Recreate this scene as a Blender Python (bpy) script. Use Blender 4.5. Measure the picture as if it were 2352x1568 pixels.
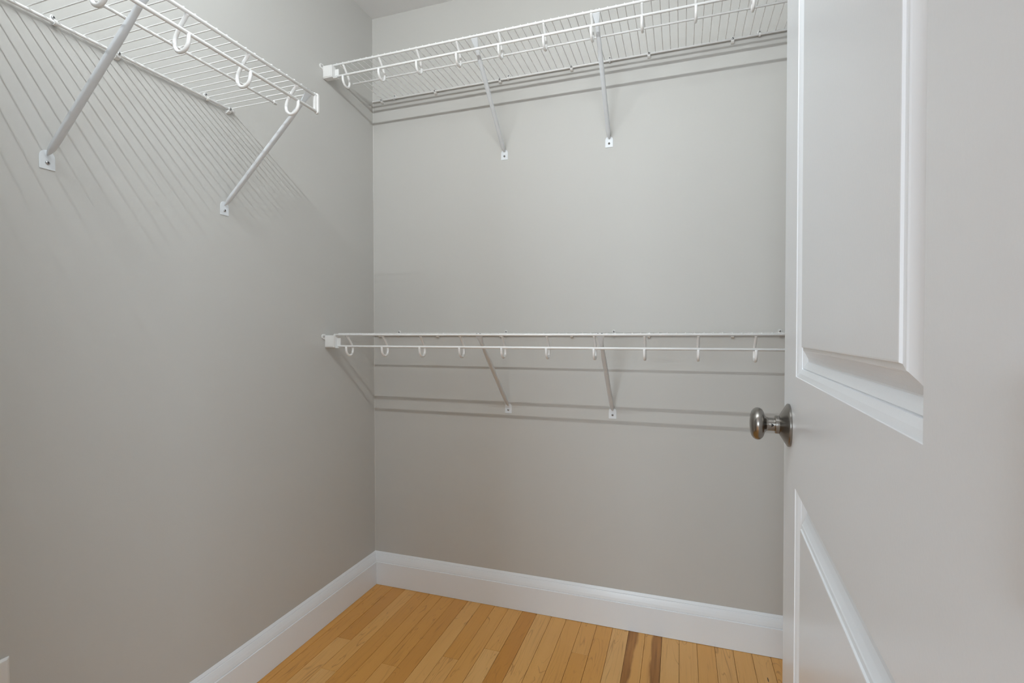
import bpy, bmesh, math, random
from mathutils import Vector, Matrix

for o in list(bpy.data.objects):
    bpy.data.objects.remove(o, do_unlink=True)
SC = bpy.context.scene
COL = SC.collection
random.seed(7)

# ------------------------------------------------------------------ camera
IMG_W = 2352.0
CAM = Vector((1.2579, -1.8556, 1.0851))
YAW, PITCH, ROLL, FPX = 0.3257, -0.0159, -0.0014, 1143.6
cd = bpy.data.cameras.new('camera')
cam = bpy.data.objects.new('camera', cd)
COL.objects.link(cam)
r0 = Vector((math.cos(YAW), math.sin(YAW), 0)); f0 = Vector((-math.sin(YAW), math.cos(YAW), 0)); u0 = Vector((0, 0, 1))
fw = f0 * math.cos(PITCH) + u0 * math.sin(PITCH); up = u0 * math.cos(PITCH) - f0 * math.sin(PITCH)
rt = r0 * math.cos(ROLL) + up * math.sin(ROLL); up2 = up * math.cos(ROLL) - r0 * math.sin(ROLL)
m3 = Matrix((rt, up2, -fw)).transposed()
cam.matrix_world = Matrix.Translation(CAM) @ m3.to_4x4()
cd.sensor_fit = 'HORIZONTAL'; cd.sensor_width = 36.0
cd.lens = 36.0 * FPX / IMG_W
cd.clip_start = 0.02
SC.camera = cam

# ------------------------------------------------------------------ light and exposure
SC.view_settings.view_transform = 'Standard'
SC.view_settings.look = 'None'
SC.view_settings.gamma = 1.0
SC.view_settings.use_curve_mapping = False
SC.view_settings.exposure = 0.07
w = bpy.data.worlds.new('world'); SC.world = w
w.use_nodes = True
w.node_tree.nodes['Background'].inputs[0].default_value = (0.80, 0.88, 1.0, 1)
w.node_tree.nodes['Background'].inputs[1].default_value = 1.0
LAMP_POWER = 12.8
LAMP_TILT = 4.0
SIDE_FILL_POWER = 38.0
LAMP_COLOR = (0.930, 0.985, 1.0)
WINDOW_POWER = 56.0
# daylight entering the adjoining room through its window
ld = bpy.data.lights.new('window_daylight', 'AREA'); ld.shape = 'RECTANGLE'; ld.size = 1.2; ld.size_y = 1.3
ld.energy = WINDOW_POWER; ld.color = (0.80, 0.91, 1.0)
lo = bpy.data.objects.new('window_daylight', ld); COL.objects.link(lo)
lo.location = (0.35, -5.42, 1.35); lo.rotation_euler = (math.radians(90), 0, 0)
ld2 = bpy.data.lights.new('side_fill_light', 'AREA'); ld2.shape = 'RECTANGLE'; ld2.size = 1.5; ld2.size_y = 1.3  # added fill light, brightens the left closet wall through the doorway
ld2.energy = SIDE_FILL_POWER; ld2.color = (0.82, 0.92, 1.0)
lo2 = bpy.data.objects.new('side_fill_light', ld2); COL.objects.link(lo2)
lo2.location = (2.95, -3.6, 1.40); lo2.rotation_euler = (math.radians(90), 0, math.radians(90))

# ------------------------------------------------------------------ materials
def new_mat(name):
    m = bpy.data.materials.new(name); m.use_nodes = True
    return m, m.node_tree.nodes, m.node_tree.links, m.node_tree.nodes['Principled BSDF']

def paint(name, col, rough, bump=0.0, scale=400.0, spec=0.5, vary=0.0):
    m, N, L, b = new_mat(name)
    b.inputs['Base Color'].default_value = (*col, 1)
    b.inputs['Roughness'].default_value = rough
    b.inputs['Specular IOR Level'].default_value = spec
    tc = N.new('ShaderNodeTexCoord')
    if vary:
        n2 = N.new('ShaderNodeTexNoise'); n2.inputs['Scale'].default_value = 3.0; n2.inputs['Detail'].default_value = 4
        L.new(tc.outputs['Object'], n2.inputs['Vector'])
        mx = N.new('ShaderNodeMix'); mx.data_type = 'RGBA'
        mx.inputs[6].default_value = (*[c * (1 - vary) for c in col], 1); mx.inputs[7].default_value = (*[c * (1 + vary) for c in col], 1)
        L.new(n2.outputs['Fac'], mx.inputs[0]); L.new(mx.outputs[2], b.inputs['Base Color'])
    if bump:
        n = N.new('ShaderNodeTexNoise'); n.inputs['Scale'].default_value = scale; n.inputs['Detail'].default_value = 3
        L.new(tc.outputs['Object'], n.inputs['Vector'])
        bp = N.new('ShaderNodeBump'); bp.inputs['Strength'].default_value = bump; bp.inputs['Distance'].default_value = 0.001
        L.new(n.outputs['Fac'], bp.inputs['Height']); L.new(bp.outputs['Normal'], b.inputs['Normal'])
    return m

M_WALL = paint('greige_wall_paint', (0.583, 0.577, 0.555), 0.55, 0.12, 350, 0.35, 0.012)
M_CEIL = paint('ceiling_paint', (0.86, 0.87, 0.88), 0.9, 0.1, 200, 0.2)
M_TRIM = paint('white_trim_paint', (0.87, 0.905, 0.945), 0.32, 0.06, 250, 0.5)
M_DOOR = paint('white_door_paint', (0.86, 0.90, 0.945), 0.25, 0.05, 300, 0.5)
M_COAT = paint('white_vinyl_coating', (0.90, 0.905, 0.905), 0.28, 0.0)
M_STEEL = paint('white_enamelled_steel', (0.77, 0.805, 0.84), 0.35, 0.0)
M_PLAST = paint('white_moulded_plastic', (0.82, 0.82, 0.81), 0.38, 0.0)
M_DARK = paint('dark_slot', (0.02, 0.02, 0.02), 0.8)

def metal(name, col, rough, brushed=False):
    m, N, L, b = new_mat(name)
    b.inputs['Base Color'].default_value = (*col, 1); b.inputs['Metallic'].default_value = 1.0
    b.inputs['Roughness'].default_value = rough
    if brushed:
        tc = N.new('ShaderNodeTexCoord'); mp = N.new('ShaderNodeMapping'); mp.inputs['Scale'].default_value = (40, 40, 1600)
        n = N.new('ShaderNodeTexNoise'); n.inputs['Scale'].default_value = 1.0; n.inputs['Detail'].default_value = 2
        L.new(tc.outputs['Object'], mp.inputs['Vector']); L.new(mp.outputs['Vector'], n.inputs['Vector'])
        bp = N.new('ShaderNodeBump'); bp.inputs['Strength'].default_value = 0.06; bp.inputs['Distance'].default_value = 0.0005
        L.new(n.outputs['Fac'], bp.inputs['Height']); L.new(bp.outputs['Normal'], b.inputs['Normal'])
    return m
M_NICKEL = metal('brushed_dark_nickel', (0.29, 0.275, 0.255), 0.27, True)
M_ZINC = metal('zinc_screw', (0.55, 0.55, 0.56), 0.3)

def emit(name, col, strength):
    m, N, L, b = new_mat(name)
    b.inputs['Base Color'].default_value = (0.8, 0.8, 0.8, 1)
    b.inputs['Emission Color'].default_value = (*col, 1); b.inputs['Emission Strength'].default_value = strength
    return m

M_TUBE = emit('lit_fluorescent_tube', (1.0, 0.98, 0.95), 4.0)

def maple():
    m, N, L, b = new_mat('maple_strip')
    def attr(nm):
        a = N.new('ShaderNodeAttribute'); a.attribute_type = 'OBJECT'; a.attribute_name = nm; return a
    def math_(op, a=None, b_=None, c=None):
        n = N.new('ShaderNodeMath'); n.operation = op
        for i, v in enumerate((a, b_, c)):
            if v is None: continue
            if isinstance(v, (int, float)): n.inputs[i].default_value = v
            else: L.new(v, n.inputs[i])
        return n.outputs[0]
    def mix(fac, a, b_, blend='MIX'):
        n = N.new('ShaderNodeMix'); n.data_type = 'RGBA'; n.blend_type = blend
        for i, v in ((0, fac), (6, a), (7, b_)):
            if isinstance(v, (int, float)): n.inputs[i].default_value = v
            elif isinstance(v, tuple): n.inputs[i].default_value = (*v, 1)
            else: L.new(v, n.inputs[i])
        return n.outputs[2]
    tc = N.new('ShaderNodeTexCoord')
    sep = N.new('ShaderNodeSeparateXYZ'); L.new(tc.outputs['Object'], sep.inputs[0])
    seed = attr('seed').outputs['Fac']; tone = attr('tone').outputs['Fac']; heart = attr('heart').outputs['Fac']
    knx = attr('knot_x').outputs['Fac']; kny = attr('knot_y').outputs['Fac']
    off = N.new('ShaderNodeCombineXYZ'); L.new(math_('MULTIPLY', seed, 37.0), off.inputs[0]); L.new(math_('MULTIPLY', seed, 91.0), off.inputs[1]); L.new(math_('MULTIPLY', seed, 17.0), off.inputs[2])
    add = N.new('ShaderNodeVectorMath'); add.operation = 'ADD'; L.new(tc.outputs['Object'], add.inputs[0]); L.new(off.outputs[0], add.inputs[1])
    def noise(scale_vec, detail=4, dist=0.0, rough=0.5):
        mp = N.new('ShaderNodeMapping'); mp.inputs['Scale'].default_value = scale_vec
        L.new(add.outputs[0], mp.inputs['Vector'])
        n = N.new('ShaderNodeTexNoise'); n.inputs['Scale'].default_value = 1.0; n.inputs['Detail'].default_value = detail
        n.inputs['Distortion'].default_value = dist; n.inputs['Roughness'].default_value = rough
        L.new(mp.outputs['Vector'], n.inputs['Vector']); return n.outputs['Fac']
    def ramp(fac, pts):
        r = N.new('ShaderNodeValToRGB'); e = r.color_ramp.elements
        while len(e) > 1: e.remove(e[-1])
        e[0].position, e[0].color = pts[0][0], (*pts[0][1], 1)
        for p_, c_ in pts[1:]:
            x = e.new(p_); x.color = (*c_, 1)
        L.new(fac, r.inputs[0]); return r.outputs[0]
    base = ramp(tone, [(0.0, (0.600, 0.262, 0.052)), (0.35, (0.755, 0.375, 0.092)), (0.65, (0.840, 0.470, 0.155)), (1.0, (0.880, 0.570, 0.255))])
    broad = noise((22, 2.2, 1), 3, 0.6)
    c = mix(math_('MULTIPLY', broad, 0.55), base, (0.70, 0.325, 0.068))
    fine = noise((420, 9, 1), 3, 0.2)
    c = mix(math_('MULTIPLY', fine, 0.28), c, (0.62, 0.29, 0.068))
    # cathedral growth lines, soft and thin, only in parts of a strip
    wv = noise((20, 2.6, 1), 2, 1.1, 0.4)
    ln = math_('ABSOLUTE', math_('SUBTRACT', math_('FRACT', math_('MULTIPLY', wv, 9.0)), 0.5))
    lm = N.new('ShaderNodeMapRange'); lm.inputs['From Min'].default_value = 0.0; lm.inputs['From Max'].default_value = 0.11
    lm.inputs['To Min'].default_value = 1.0; lm.inputs['To Max'].default_value = 0.0; L.new(ln, lm.inputs['Value'])
    gm = N.new('ShaderNodeMapRange'); gm.inputs['From Min'].default_value = 0.46; gm.inputs['From Max'].default_value = 0.62
    L.new(noise((34, 4, 1), 2), gm.inputs['Value'])
    c = mix(math_('MULTIPLY', math_('MULTIPLY', lm.outputs[0], gm.outputs[0]), 0.55), c, (0.36, 0.145, 0.032))
    streak = noise((150, 5, 1), 4, 0.3)
    sm_ = N.new('ShaderNodeMapRange'); sm_.inputs['From Min'].default_value = 0.55; sm_.inputs['From Max'].default_value = 0.75; L.new(streak, sm_.inputs['Value'])
    c = mix(math_('MULTIPLY', sm_.outputs[0], 0.35), c, (0.42, 0.18, 0.042))
    # dark heartwood along one side of a strip (heart = +1 or -1 picks the side)
    wob = math_('MULTIPLY', math_('SUBTRACT', noise((9, 5, 1), 3), 0.5), 0.05)
    side = math_('MULTIPLY', math_('ADD', sep.outputs[0], wob), heart)
    hm = N.new('ShaderNodeMapRange'); hm.inputs['From Min'].default_value = -0.003; hm.inputs['From Max'].default_value = 0.004
    L.new(side, hm.inputs['Value'])
    hmask = math_('MULTIPLY', hm.outputs[0], math_('MINIMUM', math_('ABSOLUTE', heart), 1.0))
    hcol = ramp(noise((90, 4, 1), 3), [(0.3, (0.22, 0.078, 0.012)), (0.7, (0.46, 0.190, 0.038))])
    c = mix(math_('MULTIPLY', hmask, 0.88), c, hcol)
    # pin knot
    dx = math_('MULTIPLY', math_('SUBTRACT', sep.outputs[0], knx), 520.0)
    dy = math_('MULTIPLY', math_('SUBTRACT', sep.outputs[1], kny), 75.0)
    d2 = math_('ADD', math_('MULTIPLY', dx, dx), math_('MULTIPLY', dy, dy))
    c = mix(math_('MULTIPLY', math_('LESS_THAN', math_('ADD', d2, math_('MULTIPLY', fine, 0.5)), 1.0), 0.92), c, (0.012, 0.006, 0.004))
    L.new(c, b.inputs['Base Color'])
    b.inputs['Roughness'].default_value = 0.34
    b.inputs['Specular IOR Level'].default_value = 0.4
    bp = N.new('ShaderNodeBump'); bp.inputs['Strength'].default_value = 0.04; bp.inputs['Distance'].default_value = 0.0004
    L.new(fine, bp.inputs['Height']); L.new(bp.outputs['Normal'], b.inputs['Normal'])
    return m
M_MAPLE = maple()
M_SUB = paint('dark_subfloor', (0.05, 0.03, 0.02), 0.9)

# ------------------------------------------------------------------ mesh helpers
class MB:
    def __init__(self): self.v = []; self.f = []; self.s = []
    def box(self, x0, x1, y0, y1, z0, z1):
        i = len(self.v)
        self.v += [(x, y, z) for x in (x0, x1) for y in (y0, y1) for z in (z0, z1)]
        self.f += [tuple(i + k for k in q) for q in ((0, 1, 3, 2), (4, 6, 7, 5), (0, 4, 5, 1), (2, 3, 7, 6), (0, 2, 6, 4), (1, 5, 7, 3))]
        self.s += [False] * 6; return self
    def rings(self, rs, closed_ring=True, caps=True, smooth=True):
        n = len(rs[0]); i = len(self.v)
        for r in rs: self.v += [tuple(p) for p in r]
        for a in range(len(rs) - 1):
            for k in range(n if closed_ring else n - 1):
                k2 = (k + 1) % n
                self.f.append((i + a * n + k, i + a * n + k2, i + (a + 1) * n + k2, i + (a + 1) * n + k)); self.s.append(smooth)
        if caps and closed_ring:
            self.f.append(tuple(i + k for k in reversed(range(n)))); self.s.append(False)
            j = i + (len(rs) - 1) * n
            self.f.append(tuple(j + k for k in range(n))); self.s.append(False)
        return self
    def tube(self, pts, r, n=8, caps=True):
        pts = [Vector(p) for p in pts]
        rad = r if isinstance(r, (list, tuple)) else [r] * len(pts)
        d = (pts[1] - pts[0]).normalized()
        ref = Vector((0, 0, 1)) if abs(d.z) < 0.9 else Vector((1, 0, 0))
        a = d.cross(ref).normalized(); rs = []
        for k, p in enumerate(pts):
            if k == 0: t = d
            elif k == len(pts) - 1: t = (pts[k] - pts[k - 1]).normalized()
            else: t = ((pts[k + 1] - pts[k]).normalized() + (pts[k] - pts[k - 1]).normalized()).normalized()
            a = (a - t * a.dot(t)).normalized(); b = t.cross(a)
            rs.append([p + (a * math.cos(2 * math.pi * q / n) + b * math.sin(2 * math.pi * q / n)) * rad[k] for q in range(n)])
        return self.rings(rs, True, caps)
    def lathe(self, prof, n=32, M=None, smooth=True):
        M = M or Matrix.Identity(4); rs = []
        for r, z in prof:
            rs.append([M @ Vector((r * math.cos(2 * math.pi * q / n), r * math.sin(2 * math.pi * q / n), z)) for q in range(n)])
        return self.rings(rs, True, True, smooth)
    def prism(self, poly, t0, t1, M=None):
        """polygon in local xy, extruded along local z from t0 to t1"""
        M = M or Matrix.Identity(4)
        return self.rings([[M @ Vector((x, y, t)) for x, y in poly] for t in (t0, t1)], True, True, False)
    def xform(self, M):
        self.v = [tuple(M @ Vector(p)) for p in self.v]; return self
    def mesh(self, name, mat, sharp=None):
        me = bpy.data.meshes.new(name); me.from_pydata([tuple(p) for p in self.v], [], self.f)
        for p, s in zip(me.polygons, self.s): p.use_smooth = s
        bm = bmesh.new(); bm.from_mesh(me); bmesh.ops.recalc_face_normals(bm, faces=bm.faces); bm.to_mesh(me); bm.free()
        me.materials.append(mat)
        if sharp: me.set_sharp_from_angle(angle=math.radians(sharp))
        return me
    def build(self, name, mat, parent=None, bevel=0.0, sharp=None, seg=2):
        return link(name, self.mesh(name, mat, sharp), parent, bevel, seg)

def link(name, me, parent=None, bevel=0.0, seg=2):
    o = bpy.data.objects.new(name, me); COL.objects.link(o)
    if parent: o.parent = parent
    if bevel:
        md = o.modifiers.new('bevel', 'BEVEL'); md.width = bevel; md.segments = seg; md.limit_method = 'ANGLE'; md.angle_limit = math.radians(40)
    return o
def empty(name, loc=(0, 0, 0), M=None):
    o = bpy.data.objects.new(name, None); COL.objects.link(o); o.empty_display_size = 0.05
    if M is not None: o.matrix_world = M
    else: o.location = loc
    return o
def tag(o, label, cat, group=None):
    o['label'] = label; o['category'] = cat
    if group: o['group'] = group
    return o
def struct(o, label=None, cat=None):
    o['kind'] = 'structure'
    if label: o['label'] = label
    if cat: o['category'] = cat
    return o
def copy_tree(o, parent=None):
    c = o.copy(); COL.objects.link(c); c.parent = parent
    for ch in [k for k in o.children]: copy_tree(ch, c)
    return c

# ------------------------------------------------------------------ the room shell
ZC = 2.4345          # ceiling
XR = 1.86            # far side wall of the closet, behind the open door
YF = -1.665          # closet face of the wall with the doorway
WT = 0.115           # its thickness
DX0, DX1, DH = 0.650, 1.392, 2.06   # door opening
struct(MB().box(-0.12, XR + 0.12, 0.0, 0.12, -0.05, ZC + 0.1).build('wall_back', M_WALL), 'greige painted closet wall carrying two long wire shelves', 'wall')
wl = struct(MB().box(-0.12, 0.0, YF - WT, 0.0, -0.05, ZC + 0.1).build('wall_left', M_WALL), 'greige painted closet wall with one wire shelf and striped shadows', 'wall')
struct(MB().box(XR, XR + 0.12, YF - WT, 0.0, -0.05, ZC + 0.1).build('wall_right', M_WALL), 'greige closet wall hidden behind the open door', 'wall')
wf = MB().box(0.0, DX0, YF - WT, YF, -0.05, ZC + 0.1).box(DX1, XR, YF - WT, YF, -0.05, ZC + 0.1).box(DX0, DX1, YF - WT, YF, DH, ZC + 0.1)
struct(wf.build('wall_front', M_WALL), 'greige wall around the closet doorway', 'wall')
# painted bead of caulk where the two walls meet
MB().prism([(0, 0), (0.0024, 0), (0.0009, -0.0009), (0, -0.0024)], 0.139, ZC).build('corner_bead', M_WALL, wl)
struct(MB().box(-0.12, XR + 0.12, YF - WT, 0.12, ZC, ZC + 0.1).build('ceiling', M_CEIL), 'flat white closet ceiling', 'ceiling')

# adjoining room that the doorway opens onto
BX0, BX1, BY0, BY1 = -1.6, 3.0, -5.5, YF - WT
bw = MB().box(BX0 - 0.12, BX0, BY0, BY1, -0.05, ZC + 0.1)
bw.box(BX1, BX1 + 0.12, BY0, -4.4, -0.05, ZC + 0.1).box(BX1, BX1 + 0.12, -2.8, BY1, -0.05, ZC + 0.1)
bw.box(BX1, BX1 + 0.12, -4.4, -2.8, -0.05, 0.70).box(BX1, BX1 + 0.12, -4.4, -2.8, 2.10, ZC + 0.1)  # opening for the made-up window around the side fill
bw.box(BX0, -0.12, BY1 - 0.1, BY1 + 0.02, -0.05, ZC + 0.1).box(XR + 0.12, BX1, BY1 - 0.1, BY1 + 0.02, -0.05, ZC + 0.1)
bw.box(BX0, -0.3, BY0 - 0.12, BY0, -0.05, ZC + 0.1).box(1.0, BX1, BY0 - 0.12, BY0, -0.05, ZC + 0.1)
bw.box(-0.3, 1.0, BY0 - 0.12, BY0, -0.05, 0.65).box(-0.3, 1.0, BY0 - 0.12, BY0, 2.05, ZC + 0.1)
struct(bw.build('wall_adjoining_room', M_WALL), 'greige walls of the room outside the doorway', 'wall')
struct(MB().box(BX0, BX1, BY0, BY1, ZC, ZC + 0.1).build('ceiling_adjoining_room', M_CEIL), 'white ceiling of the room outside the doorway', 'ceiling')
struct(MB().box(BX0, BX1, BY0, BY1, -0.06, 0.0).build('floor_adjoining_room', M_MAPLE), 'maple floor of the room outside the doorway', 'floor')
wn = struct(empty('window_1', (0.35, BY0, 0.65)), 'white framed window of the room outside', 'window')
fr = MB()
for a in ((-0.65, -0.60, 0, 1.4), (0.60, 0.65, 0, 1.4), (-0.60, 0.60, 0, 0.05), (-0.60, 0.60, 1.35, 1.4), (-0.60, 0.60, 0.68, 0.72)):
    fr.box(a[0], a[1], -0.08, -0.03, a[2], a[3])
fr.build('window_frame', M_TRIM, wn)

wn2 = struct(empty('fill_window', (BX1, -3.6, 0.70)), 'white framed wide window added to the room outside for fill light', 'window')  # invented window, added to go with the side fill light
fr = MB()
for a in ((-0.80, -0.75, 0, 1.4), (0.75, 0.80, 0, 1.4), (-0.75, 0.75, 0, 0.05), (-0.75, 0.75, 1.35, 1.4), (-0.02, 0.02, 0.05, 1.35)):
    fr.box(0.03, 0.08, a[0], a[1], a[2], a[3])
fr.build('window_frame', M_TRIM, wn2)
# ------------------------------------------------------------------ floor
fl = struct(MB().box(0.0, XR, YF - WT, 0.0, -0.06, -0.019).build('floor', M_SUB), 'honey coloured maple strip floor', 'floor')
PW = 0.05803; PX0 = 0.2723 - 5 * PW
JOINT = {6 - 4: -0.382, 7 - 4: -0.5375, 10 - 4: -0.454, 13 - 4: -0.358, 15 - 4: -0.275, 20 - 4: -0.199}
TONES = {0: 0.38, 1: 0.30, 2: 0.12, 3: 0.62, 4: 0.25, 5: 0.35, 6: 0.30, 7: 0.15, 8: 0.68, 9: 0.30, 10: 0.48, 11: 0.55, 12: 0.0, 13: 0.72, 14: 0.62, 15: 0.45, 16: 0.52, 17: 0.40, 18: 0.85, 19: 0.60, 20: 0.60, 21: 0.80, 22: 0.72, 23: 0.55, 24: 0.75, 25: 0.70, 26: 0.75, 27: 0.60}
HEART = {19: -1.0, 20: 1.0}
GAP = 0.0009
for i in range(-0, 33):
    xa = PX0 + i * PW; xb = xa + PW
    if xa >= XR - 0.002: break
    xa_, xb_ = max(xa, 0.002), min(xb, XR - 0.002)
    rr = random.Random(100 + i)
    js = [-0.002]
    j = JOINT.get(i)
    if j is None: j = -rr.uniform(0.72, 1.15)
    js.append(j)
    while js[-1] > YF - WT + 0.35: js.append(js[-1] - rr.uniform(0.45, 0.95))
    js[-1] = YF - WT + 0.001
    for k in range(len(js) - 1):
        y1, y0 = js[k], js[k + 1]
        hx, hy = (xb_ - xa_) / 2 - GAP / 2, (y1 - y0) / 2 - GAP / 2
        b = 0.0005
        m = MB()
        loop = lambda e, z: [(-hx + e, -hy + e, z), (hx - e, -hy + e, z), (hx - e, hy - e, z), (-hx + e, hy - e, z)]
        m.rings([loop(0, -0.019), loop(0, -b), loop(b, 0.0)], True, True, False)
        o = m.build('plank', M_MAPLE, fl)
        o.location = ((xa_ + xb_) / 2, (y0 + y1) / 2, rr.uniform(-0.0002, 0.0002))
        tone = TONES.get(i, rr.random())
        if k: tone = min(1, max(0, tone + rr.choice((-1, 1)) * rr.uniform(0.12, 0.35)))
        if k == 1 and i in (2, 9): tone = 0.70
        o['tone'] = tone; o['seed'] = rr.random()
        o['heart'] = HEART.get(i, 0.0) if k == 0 else 0.0
        o['knot_x'] = 9.0; o['knot_y'] = 9.0
        if k == 0 and i == 26: o['knot_x'] = 0.003; o['knot_y'] = hy - 0.135
        elif rr.random() < 0.3: o['knot_x'] = rr.uniform(-0.02, 0.02) ; o['knot_y'] = rr.uniform(-hy, hy) if k else 9.0

# ------------------------------------------------------------------ baseboards
BP = [(0.0, 0.1395), (0.0012, 0.1395), (0.0050, 0.1306), (0.0042, 0.1298), (0.0042, 0.1288), (0.0058, 0.1280), (0.0085, 0.1205), (0.0112, 0.1115), (0.0134, 0.1012),
      (0.0120, 0.0998), (0.0120, 0.0988), (0.0143, 0.0980), (0.0150, 0.0970), (0.0150, 0.0012), (0.0, 0.0012)]
def baseboard(name, p0, p1, n0, label):
    """profile swept from p0 to p1 along the wall, n0 = direction into the room; mitred ends"""
    p0, p1, n0 = Vector(p0), Vector(p1), Vector(n0); d = (p1 - p0).normalized()
    m = MB()
    m.rings([[p0 + n0 * t + Vector((0, 0, z)) + d * (t if s else 0) for t, z in BP] for s in (1,)] + [[p1 + n0 * t + Vector((0, 0, z)) - d * t for t, z in BP]], True, True, False)
    return struct(m.build(name, M_TRIM), label, 'baseboard')
baseboard('baseboard_back', (0, 0, 0), (XR, 0, 0), (0, -1, 0), 'white moulded baseboard under the two long wire shelves')
baseboard('baseboard_left', (0, YF, 0), (0, 0, 0), (1, 0, 0), 'white moulded baseboard along the wall with striped shadows')
baseboard('baseboard_right', (XR, 0, 0), (XR, YF, 0), (-1, 0, 0), 'white moulded baseboard behind the open door')
baseboard('baseboard_front', (DX0 - 0.06, YF, 0), (0, YF, 0), (0, 1, 0), 'white moulded baseboard beside the doorway')

# door lining and casing
tr = struct(empty('trim_1', ((DX0 + DX1) / 2, YF, 0)), 'white door lining and casing around the closet doorway', 'trim')
cx = (DX0 + DX1) / 2
def tbox(nm, x0, x1, y0, y1, z0, z1):
    MB().box(x0 - cx, x1 - cx, y0 - YF, y1 - YF, z0, z1).build(nm, M_TRIM, tr, 0.002)
tbox('jamb', DX0, DX0 + 0.018, YF - WT, YF, 0, DH); tbox('jamb', DX1 - 0.018, DX1, YF - WT, YF, 0, DH)
tbox('head_jamb', DX0 + 0.018, DX1 - 0.018, YF - WT, YF, DH - 0.018, DH)
for ya, yb in ((YF, YF + 0.014), (YF - WT - 0.014, YF - WT)):
    tbox('casing', DX0 - 0.058, DX0 + 0.006, ya, yb, 0, DH + 0.058); tbox('casing', DX1 - 0.006, DX1 + 0.058, ya, yb, 0, DH + 0.058)
    tbox('head_casing', DX0 + 0.006, DX1 - 0.006, ya, yb, DH - 0.006, DH + 0.058)

# ------------------------------------------------------------------ fluorescent light over the doorway
TX0, TX1, TY, TZ = 0.22, 1.36, -1.615, 2.245
ft = tag(empty('fluorescent_light', ((TX0 + TX1) / 2, YF, TZ)), 'slim white fluorescent batten mounted above the closet doorway', 'light')
hl = (TX1 - TX0) / 2
MB().box(-hl - 0.03, hl + 0.03, 0.0, 0.018, -0.026, 0.026).build('housing', M_STEEL, ft, 0.003)
for s_ in (-1, 1):
    MB().box(s_ * (hl + 0.015) - 0.012, s_ * (hl + 0.015) + 0.012, 0.018, 0.056, -0.016, 0.016).build('lamp_holder', M_PLAST, ft, 0.003)
MB().tube([(-hl, TY - YF, 0), (hl, TY - YF, 0)], 0.008, 16).build('tube', M_TUBE, ft)
al = bpy.data.lights.new('tube_light', 'AREA'); al.shape = 'RECTANGLE'; al.size = TX1 - TX0; al.size_y = 0.012
al.energy = LAMP_POWER; al.color = LAMP_COLOR
ao = bpy.data.objects.new('tube_light', al); COL.objects.link(ao); ao.parent = ft
ao.location = (0, TY - YF + 0.0088, -0.003); ao.rotation_euler = (math.radians(90 - LAMP_TILT), 0, 0)

# ------------------------------------------------------------------ door
TH = math.radians(3.51); DW, DT, DHT = 0.711, 0.035, 2.03
EDGE = Vector((1.42144, -0.93477, 0.008))
dirv = Vector((math.sin(TH), math.cos(TH), 0)); nrm = Vector((-math.cos(TH), math.sin(TH), 0))
# local frame: X = from free edge towards hinges, Y = into the slab (away from the visible face), Z up
DM = Matrix(((-dirv.x, -nrm.x, 0, EDGE.x), (-dirv.y, -nrm.y, 0, EDGE.y), (0, 0, 1, EDGE.z), (0, 0, 0, 1)))
door = struct(empty('door_1', M=DM), 'white two panel door standing open with a dark metal knob', 'door')
ST = 0.122
PAN = [(ST, DW - ST, 1.0152, 1.905), (ST, DW - ST, 0.225, 0.8560)]
PROF = [(0.0, 0.0), (0.0005, 0.0010), (0.0060, 0.0030), (0.0115, 0.0060), (0.0118, 0.0074), (0.0127, 0.0074), (0.0132, 0.0066), (0.0172, 0.0086), (0.0215, 0.0112), (0.0222, 0.0120), (0.0236, 0.0120),
        (0.0275, 0.0108), (0.0325, 0.0078), (0.0375, 0.0044), (0.0385, 0.0034), (0.0425, 0.0026), (0.0432, 0.0008), (0.0445, 0.0006)]
slab = MB()
def quad(m, a, b, c, d, sm=False):
    i = len(m.v); m.v += [a, b, c, d]; m.f.append((i, i + 1, i + 2, i + 3)); m.s.append(sm)
for y in (0.0, DT):
    xs = [0, ST, DW - ST, DW]
    zs = [0, PAN[1][2], PAN[1][3], PAN[0][2], PAN[0][3], DHT]
    for a in range(3):
        for c in range(5):
            if a == 1 and c in (1, 3): continue
            quad(slab, (xs[a], y, zs[c]), (xs[a + 1], y, zs[c]), (xs[a + 1], y, zs[c + 1]), (xs[a], y, zs[c + 1]))
quad(slab, (0, 0, 0), (0, DT, 0), (0, DT, DHT), (0, 0, DHT)); quad(slab, (DW, 0, 0), (DW, DT, 0), (DW, DT, DHT), (DW, 0, DHT))
quad(slab, (0, 0, 0), (DW, 0, 0), (DW, DT, 0), (0, DT, 0)); quad(slab, (0, 0, DHT), (DW, 0, DHT), (DW, DT, DHT), (0, DT, DHT))
slab.build('slab', M_DOOR, door)
for y, sgn in ((0.0, 1), (DT, -1)):
    for x0, x1, z0, z1 in PAN:
        m = MB()
        rs = [[(x0 + e, y + sgn * d, z0 + e), (x1 - e, y + sgn * d, z0 + e), (x1 - e, y + sgn * d, z1 - e), (x0 + e, y + sgn * d, z1 - e)] for e, d in PROF]
        m.rings(rs, True, False, False)
        n = len(m.v); m.f.append((n - 4, n - 3, n - 2, n - 1)); m.s.append(False)
        m.build('panel', M_DOOR, door)
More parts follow.
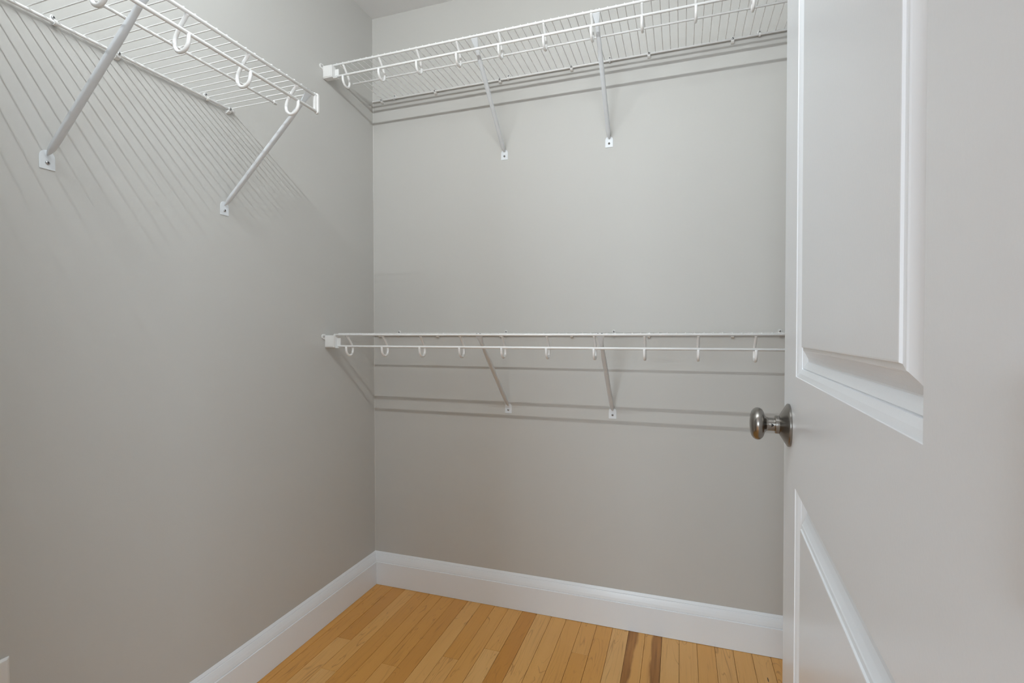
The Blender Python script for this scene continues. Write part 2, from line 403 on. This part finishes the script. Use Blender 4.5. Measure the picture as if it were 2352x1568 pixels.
# knobs
KS, KZ = 0.0635, 0.9360
def knob(face_y, sgn):
    Q = lambda P: [(r, z * 0.89) for r, z in P]
    M = Matrix.Translation((KS, face_y, KZ)) @ (Matrix.Rotation(math.radians(90) * sgn, 4, 'X'))
    k = empty('door_knob'); k.parent = door; k.matrix_local = M
    k['label'] = 'brushed dark nickel door knob'
    MB().lathe(Q([(0.0, 0.0), (0.0325, 0.0), (0.0328, 0.0012), (0.0328, 0.0034), (0.0318, 0.0046), (0.0305, 0.0054), (0.0150, 0.0160), (0.0138, 0.0166), (0.0, 0.0166)]), 48).build('rosette', M_NICKEL, k, sharp=25)
    MB().lathe(Q([(0.0, 0.016), (0.0136, 0.016), (0.0139, 0.0168), (0.0139, 0.0222), (0.0133, 0.0230), (0.0, 0.0230)]), 40).build('collar', M_NICKEL, k, sharp=30)
    MB().lathe(Q([(0.0, 0.0225), (0.0100, 0.0225), (0.0101, 0.0330), (0.0106, 0.0356), (0.0120, 0.0376), (0.0150, 0.0392), (0.0190, 0.0406), (0.0225, 0.0432), (0.0246, 0.0466), (0.0252, 0.0500),
                (0.0246, 0.0534), (0.0224, 0.0570), (0.0190, 0.0596), (0.0140, 0.0614), (0.0075, 0.0622), (0.0, 0.0624)]), 48).build('grip', M_NICKEL, k, sharp=50)
    return k, M
kn, KM = knob(0.0, 1)
knob(DT, -1)
# small triangular mark on the neck of the visible knob, turned to the room
tri = MB().prism([(-0.0019, -0.0030), (0.0019, 0.0), (-0.0019, 0.0030)], 0.0, 0.0004)
cam_dir = (DM @ KM).inverted() @ (DM @ KM @ Vector((0, 0, 0.025)) + Vector((-0.2, -1.0, 0.0)))
cd2 = Vector((cam_dir.x, cam_dir.y, 0)).normalized()
zax = Vector((0, 0, 1)); tx = -zax; ty = cd2.cross(tx).normalized()
TM = Matrix(((tx.x, ty.x, cd2.x, cd2.x * 0.0101), (tx.y, ty.y, cd2.y, cd2.y * 0.0101), (tx.z, ty.z, cd2.z, 0.0238), (0, 0, 0, 1)))
tri.xform(TM).build('triangle_mark', M_DARK, kn)
MB().box(-0.0008, 0.0, 0.006, DT - 0.006, KZ - 0.028, KZ + 0.028).build('latch_plate', M_NICKEL, door)
MB().box(-0.010, 0.0, 0.012, DT - 0.012, KZ - 0.008, KZ + 0.008).build('latch_bolt', M_NICKEL, door, 0.002)
for hz in (0.20, 1.02, 1.83):
    MB().lathe([(0, 0), (0.006, 0), (0.006, 0.089), (0, 0.089)], 14, Matrix.Translation((DW + 0.004, -0.005, hz - 0.045))).build('hinge', M_NICKEL, door, sharp=30)

# ------------------------------------------------------------------ outlet plate
def outlet():
    y0 = -1.25 - 0.035; z0 = 0.449 - 0.0572
    t = tag(empty('outlet', (0, y0, z0)), 'white outlet plate low on the wall with striped shadows', 'outlet')
    hw, hh = 0.035, 0.0572
    rect = lambda e, x: [(x, -hw + e, -hh + e), (x, hw - e, -hh + e), (x, hw - e, hh - e), (x, -hw + e, hh - e)]
    MB().rings([rect(0, 0.0), rect(0, 0.0025), rect(0.004, 0.0055), rect(0.006, 0.006)], True, True, False).build('cover_plate', M_PLAST, t, 0.0008)
    for dz in (-0.0195, 0.0195):
        r = MB().box(0.006, 0.0085, -0.017, 0.017, dz - 0.014, dz + 0.014).build('receptacle', M_PLAST, t, 0.003)
        for sy in (-0.0065, 0.0065): MB().box(0.0085, 0.0087, sy - 0.001, sy + 0.001, dz - 0.002, dz + 0.006).build('slot', M_DARK, r)
    MB().lathe([(0, 0.006), (0.003, 0.006), (0.0025, 0.0072), (0, 0.0075)], 12, Matrix.Rotation(math.radians(90), 4, 'Y')).build('screw', M_ZINC, t)
outlet()

# ------------------------------------------------------------------ wire shelves
# shelf frame: X along the wall, Y = distance out from the wall, Z relative to the rod centre height
DEP, MID, REAR, DROP = 0.305, 0.1652, 0.0085, 0.0425
R_TOP, R_LOW, R_MID, R_REAR, R_WIRE, R_HOOK = 0.0041, 0.0041, 0.0033, 0.0034, 0.0013, 0.0042
HOOKP = [(0.3035, -0.0020), (0.2965, -0.0095), (0.2830, -0.0240), (0.2715, -0.0390), (0.2665, -0.0520), (0.2675, -0.0640), (0.2740, -0.0735), (0.2855, -0.0770), (0.2965, -0.0730), (0.3035, -0.0650), (0.3062, -0.0550), (0.3062, -0.0440)]
def smooth_path(P, k=2):
    for _ in range(k):
        Q = [P[0]]
        for a, b in zip(P, P[1:]):
            Q += [tuple(0.75 * u + 0.25 * v for u, v in zip(a, b)), tuple(0.25 * u + 0.75 * v for u, v in zip(a, b))]
        P = Q + [P[-1]]
    return P
hook_mesh = MB().tube([(0, a, z) for a, z in smooth_path(HOOKP, 1)], R_HOOK, 10).mesh('rod_hook', M_COAT)
zt = R_TOP + R_WIRE - 0.0003
wire_mesh = MB().tube([(0, REAR - 0.004, zt - 0.0006), (0, REAR + 0.002, zt), (0, MID, zt), (0, DEP - 0.001, zt), (0, DEP + 0.0030, zt - 0.0010)], R_WIRE, 7).mesh('deck_wire', M_COAT)
WALLM = {'back': lambda z: Matrix(((1, 0, 0, 0), (0, -1, 0, 0), (0, 0, 1, z), (0, 0, 0, 1))),
         'left': lambda z: Matrix(((0, 1, 0, 0), (-1, 0, 0, 0), (0, 0, 1, z), (0, 0, 0, 1)))}   # X runs towards the doorway
def shelf(wall, z, x0f, x0m, x0r, x1, wires, hooks, label):
    t = tag(empty('wire_shelf', M=WALLM[wall](z)), label, 'shelf', 'white wire closet shelves')
    for nm, x0, y, zz, r in (('front_rod', x0f[0], DEP, 0, R_TOP), ('hanging_rod', x0f[1], DEP, -DROP, R_LOW), ('middle_rod', x0m, MID, 0, R_MID), ('rear_rod', x0r, REAR, 0, R_REAR)):
        MB().tube([(x0, y, zz), (x0 + 0.0012, y, zz), (x1, y, zz)], [r * 0.7, r, r], 12).build(nm, M_COAT, t)
    for x in wires:
        link('deck_wire', wire_mesh, t).location = (x, 0, 0)
    for x in hooks:
        link('rod_hook', hook_mesh, t).location = (x, 0, 0)
    return t
ZU, ZL, ZS = 2.0776, 1.0812, 1.7405
X1 = XR - 0.006
su = shelf('back', ZU, (0.030, 0.046), 0.020, 0.004, X1, [0.0535 + 0.0254 * i for i in range(71)], [0.0795 + 0.1523 * i for i in range(12)],
           'upper of the two long white wire shelves, just below the ceiling')
sl = shelf('back', ZL, (0.032, 0.050), 0.020, 0.004, X1, [0.0535 + 0.0254 * i for i in range(71)], [0.0870 + 0.1527 * i for i in range(12)],
           'lower of the two long white wire shelves, at door knob height')
YE = 0.717
ss = shelf('left', ZS, (YE, YE), YE + 0.002, YE + 0.002, -YF - 0.004, [0.7247 + 0.0254 * i for i in range(37)], [0.788 + 0.1535 * i for i in range(6)],
           'white wire shelf with a free end stopping short of the corner')
# plastic caps on the free end
ec = MB()
cap = [(DEP + 0.0065 * math.cos(a), 0.0065 * math.sin(a) + 0.0005) for a in [math.pi * k / 10 for k in range(11)]] + [(DEP + 0.0065 * math.cos(a), -DROP - 0.0005 + 0.0065 * math.sin(a)) for a in [math.pi + math.pi * k / 10 for k in range(11)]]
ec.rings([[(x, a, z) for a, z in cap] for x in (YE - 0.004, YE + 0.002)], True, True, False)
ec.box(YE - 0.003, YE + 0.010, DEP - 0.0035, DEP + 0.0035, -DROP + 0.002, -0.002)
ec.build('end_cap', M_PLAST, ss, 0.0008)
for y, r in ((MID, R_MID), (REAR, R_REAR)):
    MB().lathe([(0, 0), (r + 0.0009, 0.0004), (r + 0.0013, 0.002), (r + 0.0013, 0.012), (r + 0.0004, 0.0125), (0, 0.0125)], 14, Matrix.Translation((YE - 0.002, y, 0)) @ Matrix.Rotation(math.radians(90), 4, 'Y')).build('rod_cap', M_PLAST, ss, sharp=50)

# ------------------------------------------------------------------ diagonal support braces (local: X along wall, Y out, Z relative to the shelf rod height)
def make_brace():
    t = empty('support_brace')
    # foot plate with arched top
    zb, zm, zt_ = -0.3105, -0.2740, -0.2650
    poly = [(-0.014, zb), (0.014, zb), (0.014, -0.2870)]
    poly += [(0.014 * math.cos(a) , -0.2870 + 0.0165 * math.sin(a) ** 0.8) for a in [math.pi * k / 12 for k in range(1, 12)]] + [(-0.014, -0.2870)]
    PM = Matrix(((1, 0, 0, 0), (0, 0, 1, 0), (0, 1, 0, 0), (0, 0, 0, 1)))
    MB().prism(poly, 0.0, 0.0016, PM).build('foot_plate', M_STEEL, t, 0.0005)
    sc = MB().lathe([(0, 0.0016), (0.0042, 0.0016), (0.0040, 0.0030), (0.0026, 0.0042), (0, 0.0045)], 16, Matrix.Translation((0, 0, -0.2968)) @ Matrix.Rotation(math.radians(-90), 4, 'X')).build('screw', M_ZINC, t, sharp=50)
    MB().box(-0.0022, 0.0022, 0.0044, 0.0047, -0.2974, -0.2962).box(-0.0006, 0.0006, 0.0044, 0.0047, -0.299, -0.2946).build('cross_slot', M_DARK, sc)
    # pressed channel arm
    A = Vector((0, 0.0010, -0.2810)); B = Vector((0, 0.3030, -0.0046))
    d = (B - A).normalized(); nn = Vector((0, d.z, -d.y))    # outward/down side
    secs = [(0.0, 0.0012, 0.0015), (0.018, 0.0040, 0.0045), (0.045, 0.0066, 0.0072), (0.09, 0.0076, 0.0080), (0.70, 0.0076, 0.0080), (0.80, 0.0070, 0.0080), (0.86, 0.0062, 0.0072), (0.905, 0.0062, 0.0060), (0.94, 0.0076, 0.0045), (0.97, 0.0100, 0.0030), (1.0, 0.0125, 0.0018)]
    rs = []
    for s, hw, dp in secs:
        c = A.lerp(B, s); ring = []
        for k in range(9):
            a = math.pi * k / 8
            ring.append(c + Vector((hw * math.cos(a), 0, 0)) + nn * (dp * (math.sin(a) ** 0.42)))
        # inside of the channel
        for k in range(1, 8):
            a = math.pi * (8 - k) / 8
            ring.append(c + Vector((hw * 0.78 * math.cos(a), 0, 0)) + nn * (max(dp - 0.0016, 0.0) * (math.sin(a) ** 0.42)))
        rs.append(ring)
    MB().rings(rs, True, True, True).build('arm', M_STEEL, t, sharp=45)
    # saddle over the front rod with two small slots
    m = MB(); q = []
    for k in range(9):
        a = math.radians(35 + 215 * k / 8)
        q.append((a, R_TOP + 0.0009))
    prof = [(DEP + r * math.cos(a), r * math.sin(a)) for a, r in q] + [(DEP + (r - 0.0008) * math.cos(a), (r - 0.0008) * math.sin(a)) for a, r in reversed(q)]
    m.rings([[(x, a, z) for a, z in prof] for x in (-0.0115, 0.0115)], True, True, True)
    rc = m.build('rod_clip', M_COAT, t, sharp=45)
    for sx in (-0.0058, 0.0058):
        a = math.radians(58); rr_ = R_TOP + 0.00092
        c = Vector((sx, DEP + rr_ * math.cos(a), rr_ * math.sin(a))); n_ = Vector((0, math.cos(a), math.sin(a)))
        TMx = Matrix(((1, 0, 0, c.x), (0, -math.sin(a), n_.y, c.y), (0, math.cos(a), n_.z, c.z), (0, 0, 0, 1)))
        MB().prism([(0.0034 * math.cos(b_), 0.0009 * math.sin(b_)) for b_ in [2 * math.pi * k / 12 for k in range(12)]], -0.0002, 0.0003, TMx).build('slot', M_DARK, rc)
    return t
br = make_brace()
BR = [('back', ZU, 0.6015, 'white diagonal brace under the upper long shelf, nearer the corner'), ('back', ZU, 1.0085, 'white diagonal brace under the upper long shelf, nearer the open door'),
      ('back', ZL, 0.6163, 'white diagonal brace under the lower long shelf, nearer the corner'), ('back', ZL, 1.0227, 'white diagonal brace under the lower long shelf, nearer the open door'),
      ('left', ZS, 0.7455, 'white diagonal brace at the free end of the short wire shelf'), ('left', ZS, 1.1735, 'white diagonal brace under the short wire shelf, away from its free end'),]
for i, (wll, z, x, lab) in enumerate(BR):
    o = br if i == 0 else copy_tree(br)
    o.matrix_world = WALLM[wll](z) @ Matrix.Translation((x, 0, 0))
    tag(o, lab, 'brace', 'diagonal shelf braces')

# ------------------------------------------------------------------ wall clips on the rear rods
def make_clip_low():      # screw at rod level, body hanging below the rod
    t = empty('wall_clip')
    m = MB()
    prof = [(0.0, 0.005), (0.004, 0.0055), (0.0055, 0.004), (0.0045, -0.001), (0.0052, -0.004), (0.0085, -0.0046), (0.0118, -0.0032), (0.0130, -0.0050), (0.0122, -0.0085), (0.0090, -0.0105), (0.0045, -0.0125), (0.0, -0.0130)]
    m.rings([[(x, a, z) for a, z in prof] for x in (-0.0050, 0.0050)], True, True, False)
    m.build('clip_body', M_PLAST, t, 0.0008)
    s = MB().lathe([(0, 0), (0.0040, 0.0), (0.0040, 0.0012), (0.0026, 0.0024), (0, 0.0026)], 14, Matrix.Translation((0, 0.0135, -0.0005)) @ Matrix.Rotation(math.radians(-90), 4, 'X')).build('screw', M_ZINC, t, sharp=50)
    MB().box(-0.0020, 0.0020, 0.0160, 0.0163, -0.0010, 0.0).box(-0.0005, 0.0005, 0.0160, 0.0163, -0.0025, 0.0015).build('cross_slot', M_DARK, s)
    MB().box(-0.0045, 0.0045, 0.0118, 0.0136, -0.006, 0.0045).build('lug', M_PLAST, t, 0.0006)
    return t
def make_clip_high():     # screwed tab above the rod with a loop passing under it
    t = empty('wall_clip')
    m = MB()
    m.prism([(-0.0055, 0.003), (0.0055, 0.003), (0.0055, 0.012), (0.0038, 0.016), (0.0, 0.0172), (-0.0038, 0.016), (-0.0055, 0.012)], 0.0, 0.0035, Matrix(((1, 0, 0, 0), (0, 0, 1, 0), (0, 1, 0, 0), (0, 0, 0, 1))))
    m.build('tab', M_PLAST, t, 0.0006)
    path = [(0.0022, 0.0050)] + [(REAR + 0.0055 * math.cos(a), 0.0055 * math.sin(a) - 0.0002) for a in [math.pi - 0.3 + (math.pi + 0.3 + 0.9) * k / 10 for k in range(11)]]
    b = MB(); rs = []
    for k, (a, z) in enumerate(path):
        nx = 0.0032
        c = Vector((0, a, z)); out = (Vector((0, a - REAR, z)).normalized() if k else Vector((0, -0.5, -0.8)))
        rs.append([c + Vector((-nx, 0, 0)) - out * 0.0011, c + Vector((nx, 0, 0)) - out * 0.0011, c + Vector((nx, 0, 0)) + out * 0.0011, c + Vector((-nx, 0, 0)) + out * 0.0011])
    b.rings(rs, True, True, False).build('loop', M_PLAST, t, 0.0005)
    s = MB().lathe([(0, 0.0035), (0.0038, 0.0035), (0.0036, 0.0052), (0.0022, 0.0062), (0, 0.0064)], 14, Matrix.Translation((0, 0, 0.0112)) @ Matrix.Rotation(math.radians(-90), 4, 'X')).build('screw', M_ZINC, t, sharp=50)
    MB().box(-0.0018, 0.0018, 0.0063, 0.0066, 0.0107, 0.0117).box(-0.0005, 0.0005, 0.0063, 0.0066, 0.0094, 0.0130).build('cross_slot', M_DARK, s)
    return t
CL = {'low': make_clip_low(), 'high': make_clip_high()}
first = {'low': True, 'high': True}
ORD = ('first', 'second', 'third', 'fourth', 'fifth', 'sixth', 'seventh')
CLIPS = [('back', ZU, 'low', (0.0514, 0.304, 0.586, 0.870, 1.149, 1.422, 1.70), '{} rod level clip from the corner on the upper long wire shelf', 'rod level clips on the upper long shelf'),
         ('back', ZU, 'high', (0.111, 0.620, 1.011, 1.5045), '{} clip from the corner with its screw above the upper long wire shelf', 'high screw clips on the upper long shelf'),
         ('back', ZL, 'low', (0.034, 0.3097, 0.5876, 0.871, 1.152, 1.427, 1.70), '{} rod level clip from the corner on the lower long wire shelf', 'rod level clips on the lower long shelf'),
         ('back', ZL, 'high', (0.1265, 0.6077, 1.0268, 1.572), '{} clip from the corner with its screw above the lower long wire shelf', 'high screw clips on the lower long shelf'),
         ('left', ZS, 'low', (0.733, 1.037), None, 'rod level clips on the short shelf'),
         ('left', ZS, 'high', (0.8047, 1.1608), None, 'high screw clips on the short shelf')]
SL = {0.733: 'small white wall clip at the very free end of the short wire shelf', 1.037: 'small white wall clip holding the short shelf just behind its longer seen brace',
      0.8047: 'small white screw tab clip second from the free end of the short shelf', 1.1608: 'small white screw tab clip on the short shelf, farthest from its free end'}
for wll, z, kind, xs, lab, grp in CLIPS:
    for q, x in enumerate(xs):
        o = CL[kind] if first[kind] else copy_tree(CL[kind]); first[kind] = False
        o.matrix_world = WALLM[wll](z) @ Matrix.Translation((x, 0, 0))
        tag(o, lab.format(ORD[q]) if lab else SL[x], 'clip', grp)

# ------------------------------------------------------------------ end brackets holding the long shelves on the side wall
def make_end_bracket():   # local: X out from the side wall, Y = distance from back wall, Z relative to rod height
    t = empty('end_bracket')
    MB().box(0.0, 0.0400, DEP - 0.012, DEP + 0.013, -0.0475, -0.0015).build('socket', M_PLAST, t, 0.0025)
    f_ = MB().box(0.0400, 0.0555, DEP - 0.010, DEP - 0.0055, -0.0475, -0.012).box(0.0400, 0.0555, DEP - 0.010, DEP + 0.005, -0.0490, -0.0465)
    f_.build('flange', M_PLAST, t, 0.0006)
    MB().prism([(DEP + 0.0135, -0.044), (DEP + 0.0145, -0.044), (DEP + 0.0145, -0.004), (DEP + 0.0135, -0.004)], 0.003, 0.037, Matrix(((0, 0, 1, 0), (1, 0, 0, 0), (0, 1, 0, 0), (0, 0, 0, 1)))).build('face_pad', M_PLAST, t, 0.0004)
    ear = [(DEP + 0.012, 0.003), (DEP + 0.022, 0.0030)] + [(DEP + 0.0225 + 0.009 * math.cos(a), -0.0062 + 0.0092 * math.sin(a)) for a in [math.pi / 2 - math.pi * k / 8 for k in range(1, 9)]] + [(DEP + 0.016, -0.017), (DEP + 0.012, -0.022)]
    MB().prism(ear, 0.0, 0.0035, Matrix(((0, 0, 1, 0), (1, 0, 0, 0), (0, 1, 0, 0), (0, 0, 0, 1)))).build('ear', M_PLAST, t, 0.0008)
    MB().lathe([(0, 0.0035), (0.0040, 0.0035), (0.0038, 0.0048), (0.0024, 0.0060), (0, 0.0062)], 14, Matrix.Translation((0, DEP + 0.0222, -0.0062)) @ Matrix.Rotation(math.radians(90), 4, 'Y')).build('screw', M_ZINC, t, sharp=50)
    return t
eb = make_end_bracket()
for i, (z, lab) in enumerate(((ZU, 'white plastic end bracket holding the upper long shelf by the corner'), (ZL, 'white plastic end bracket holding the lower long shelf by the corner'))):
    o = eb if i == 0 else copy_tree(eb)
    o.matrix_world = WALLM['back'](z)
    tag(o, lab, 'bracket', 'shelf end brackets')
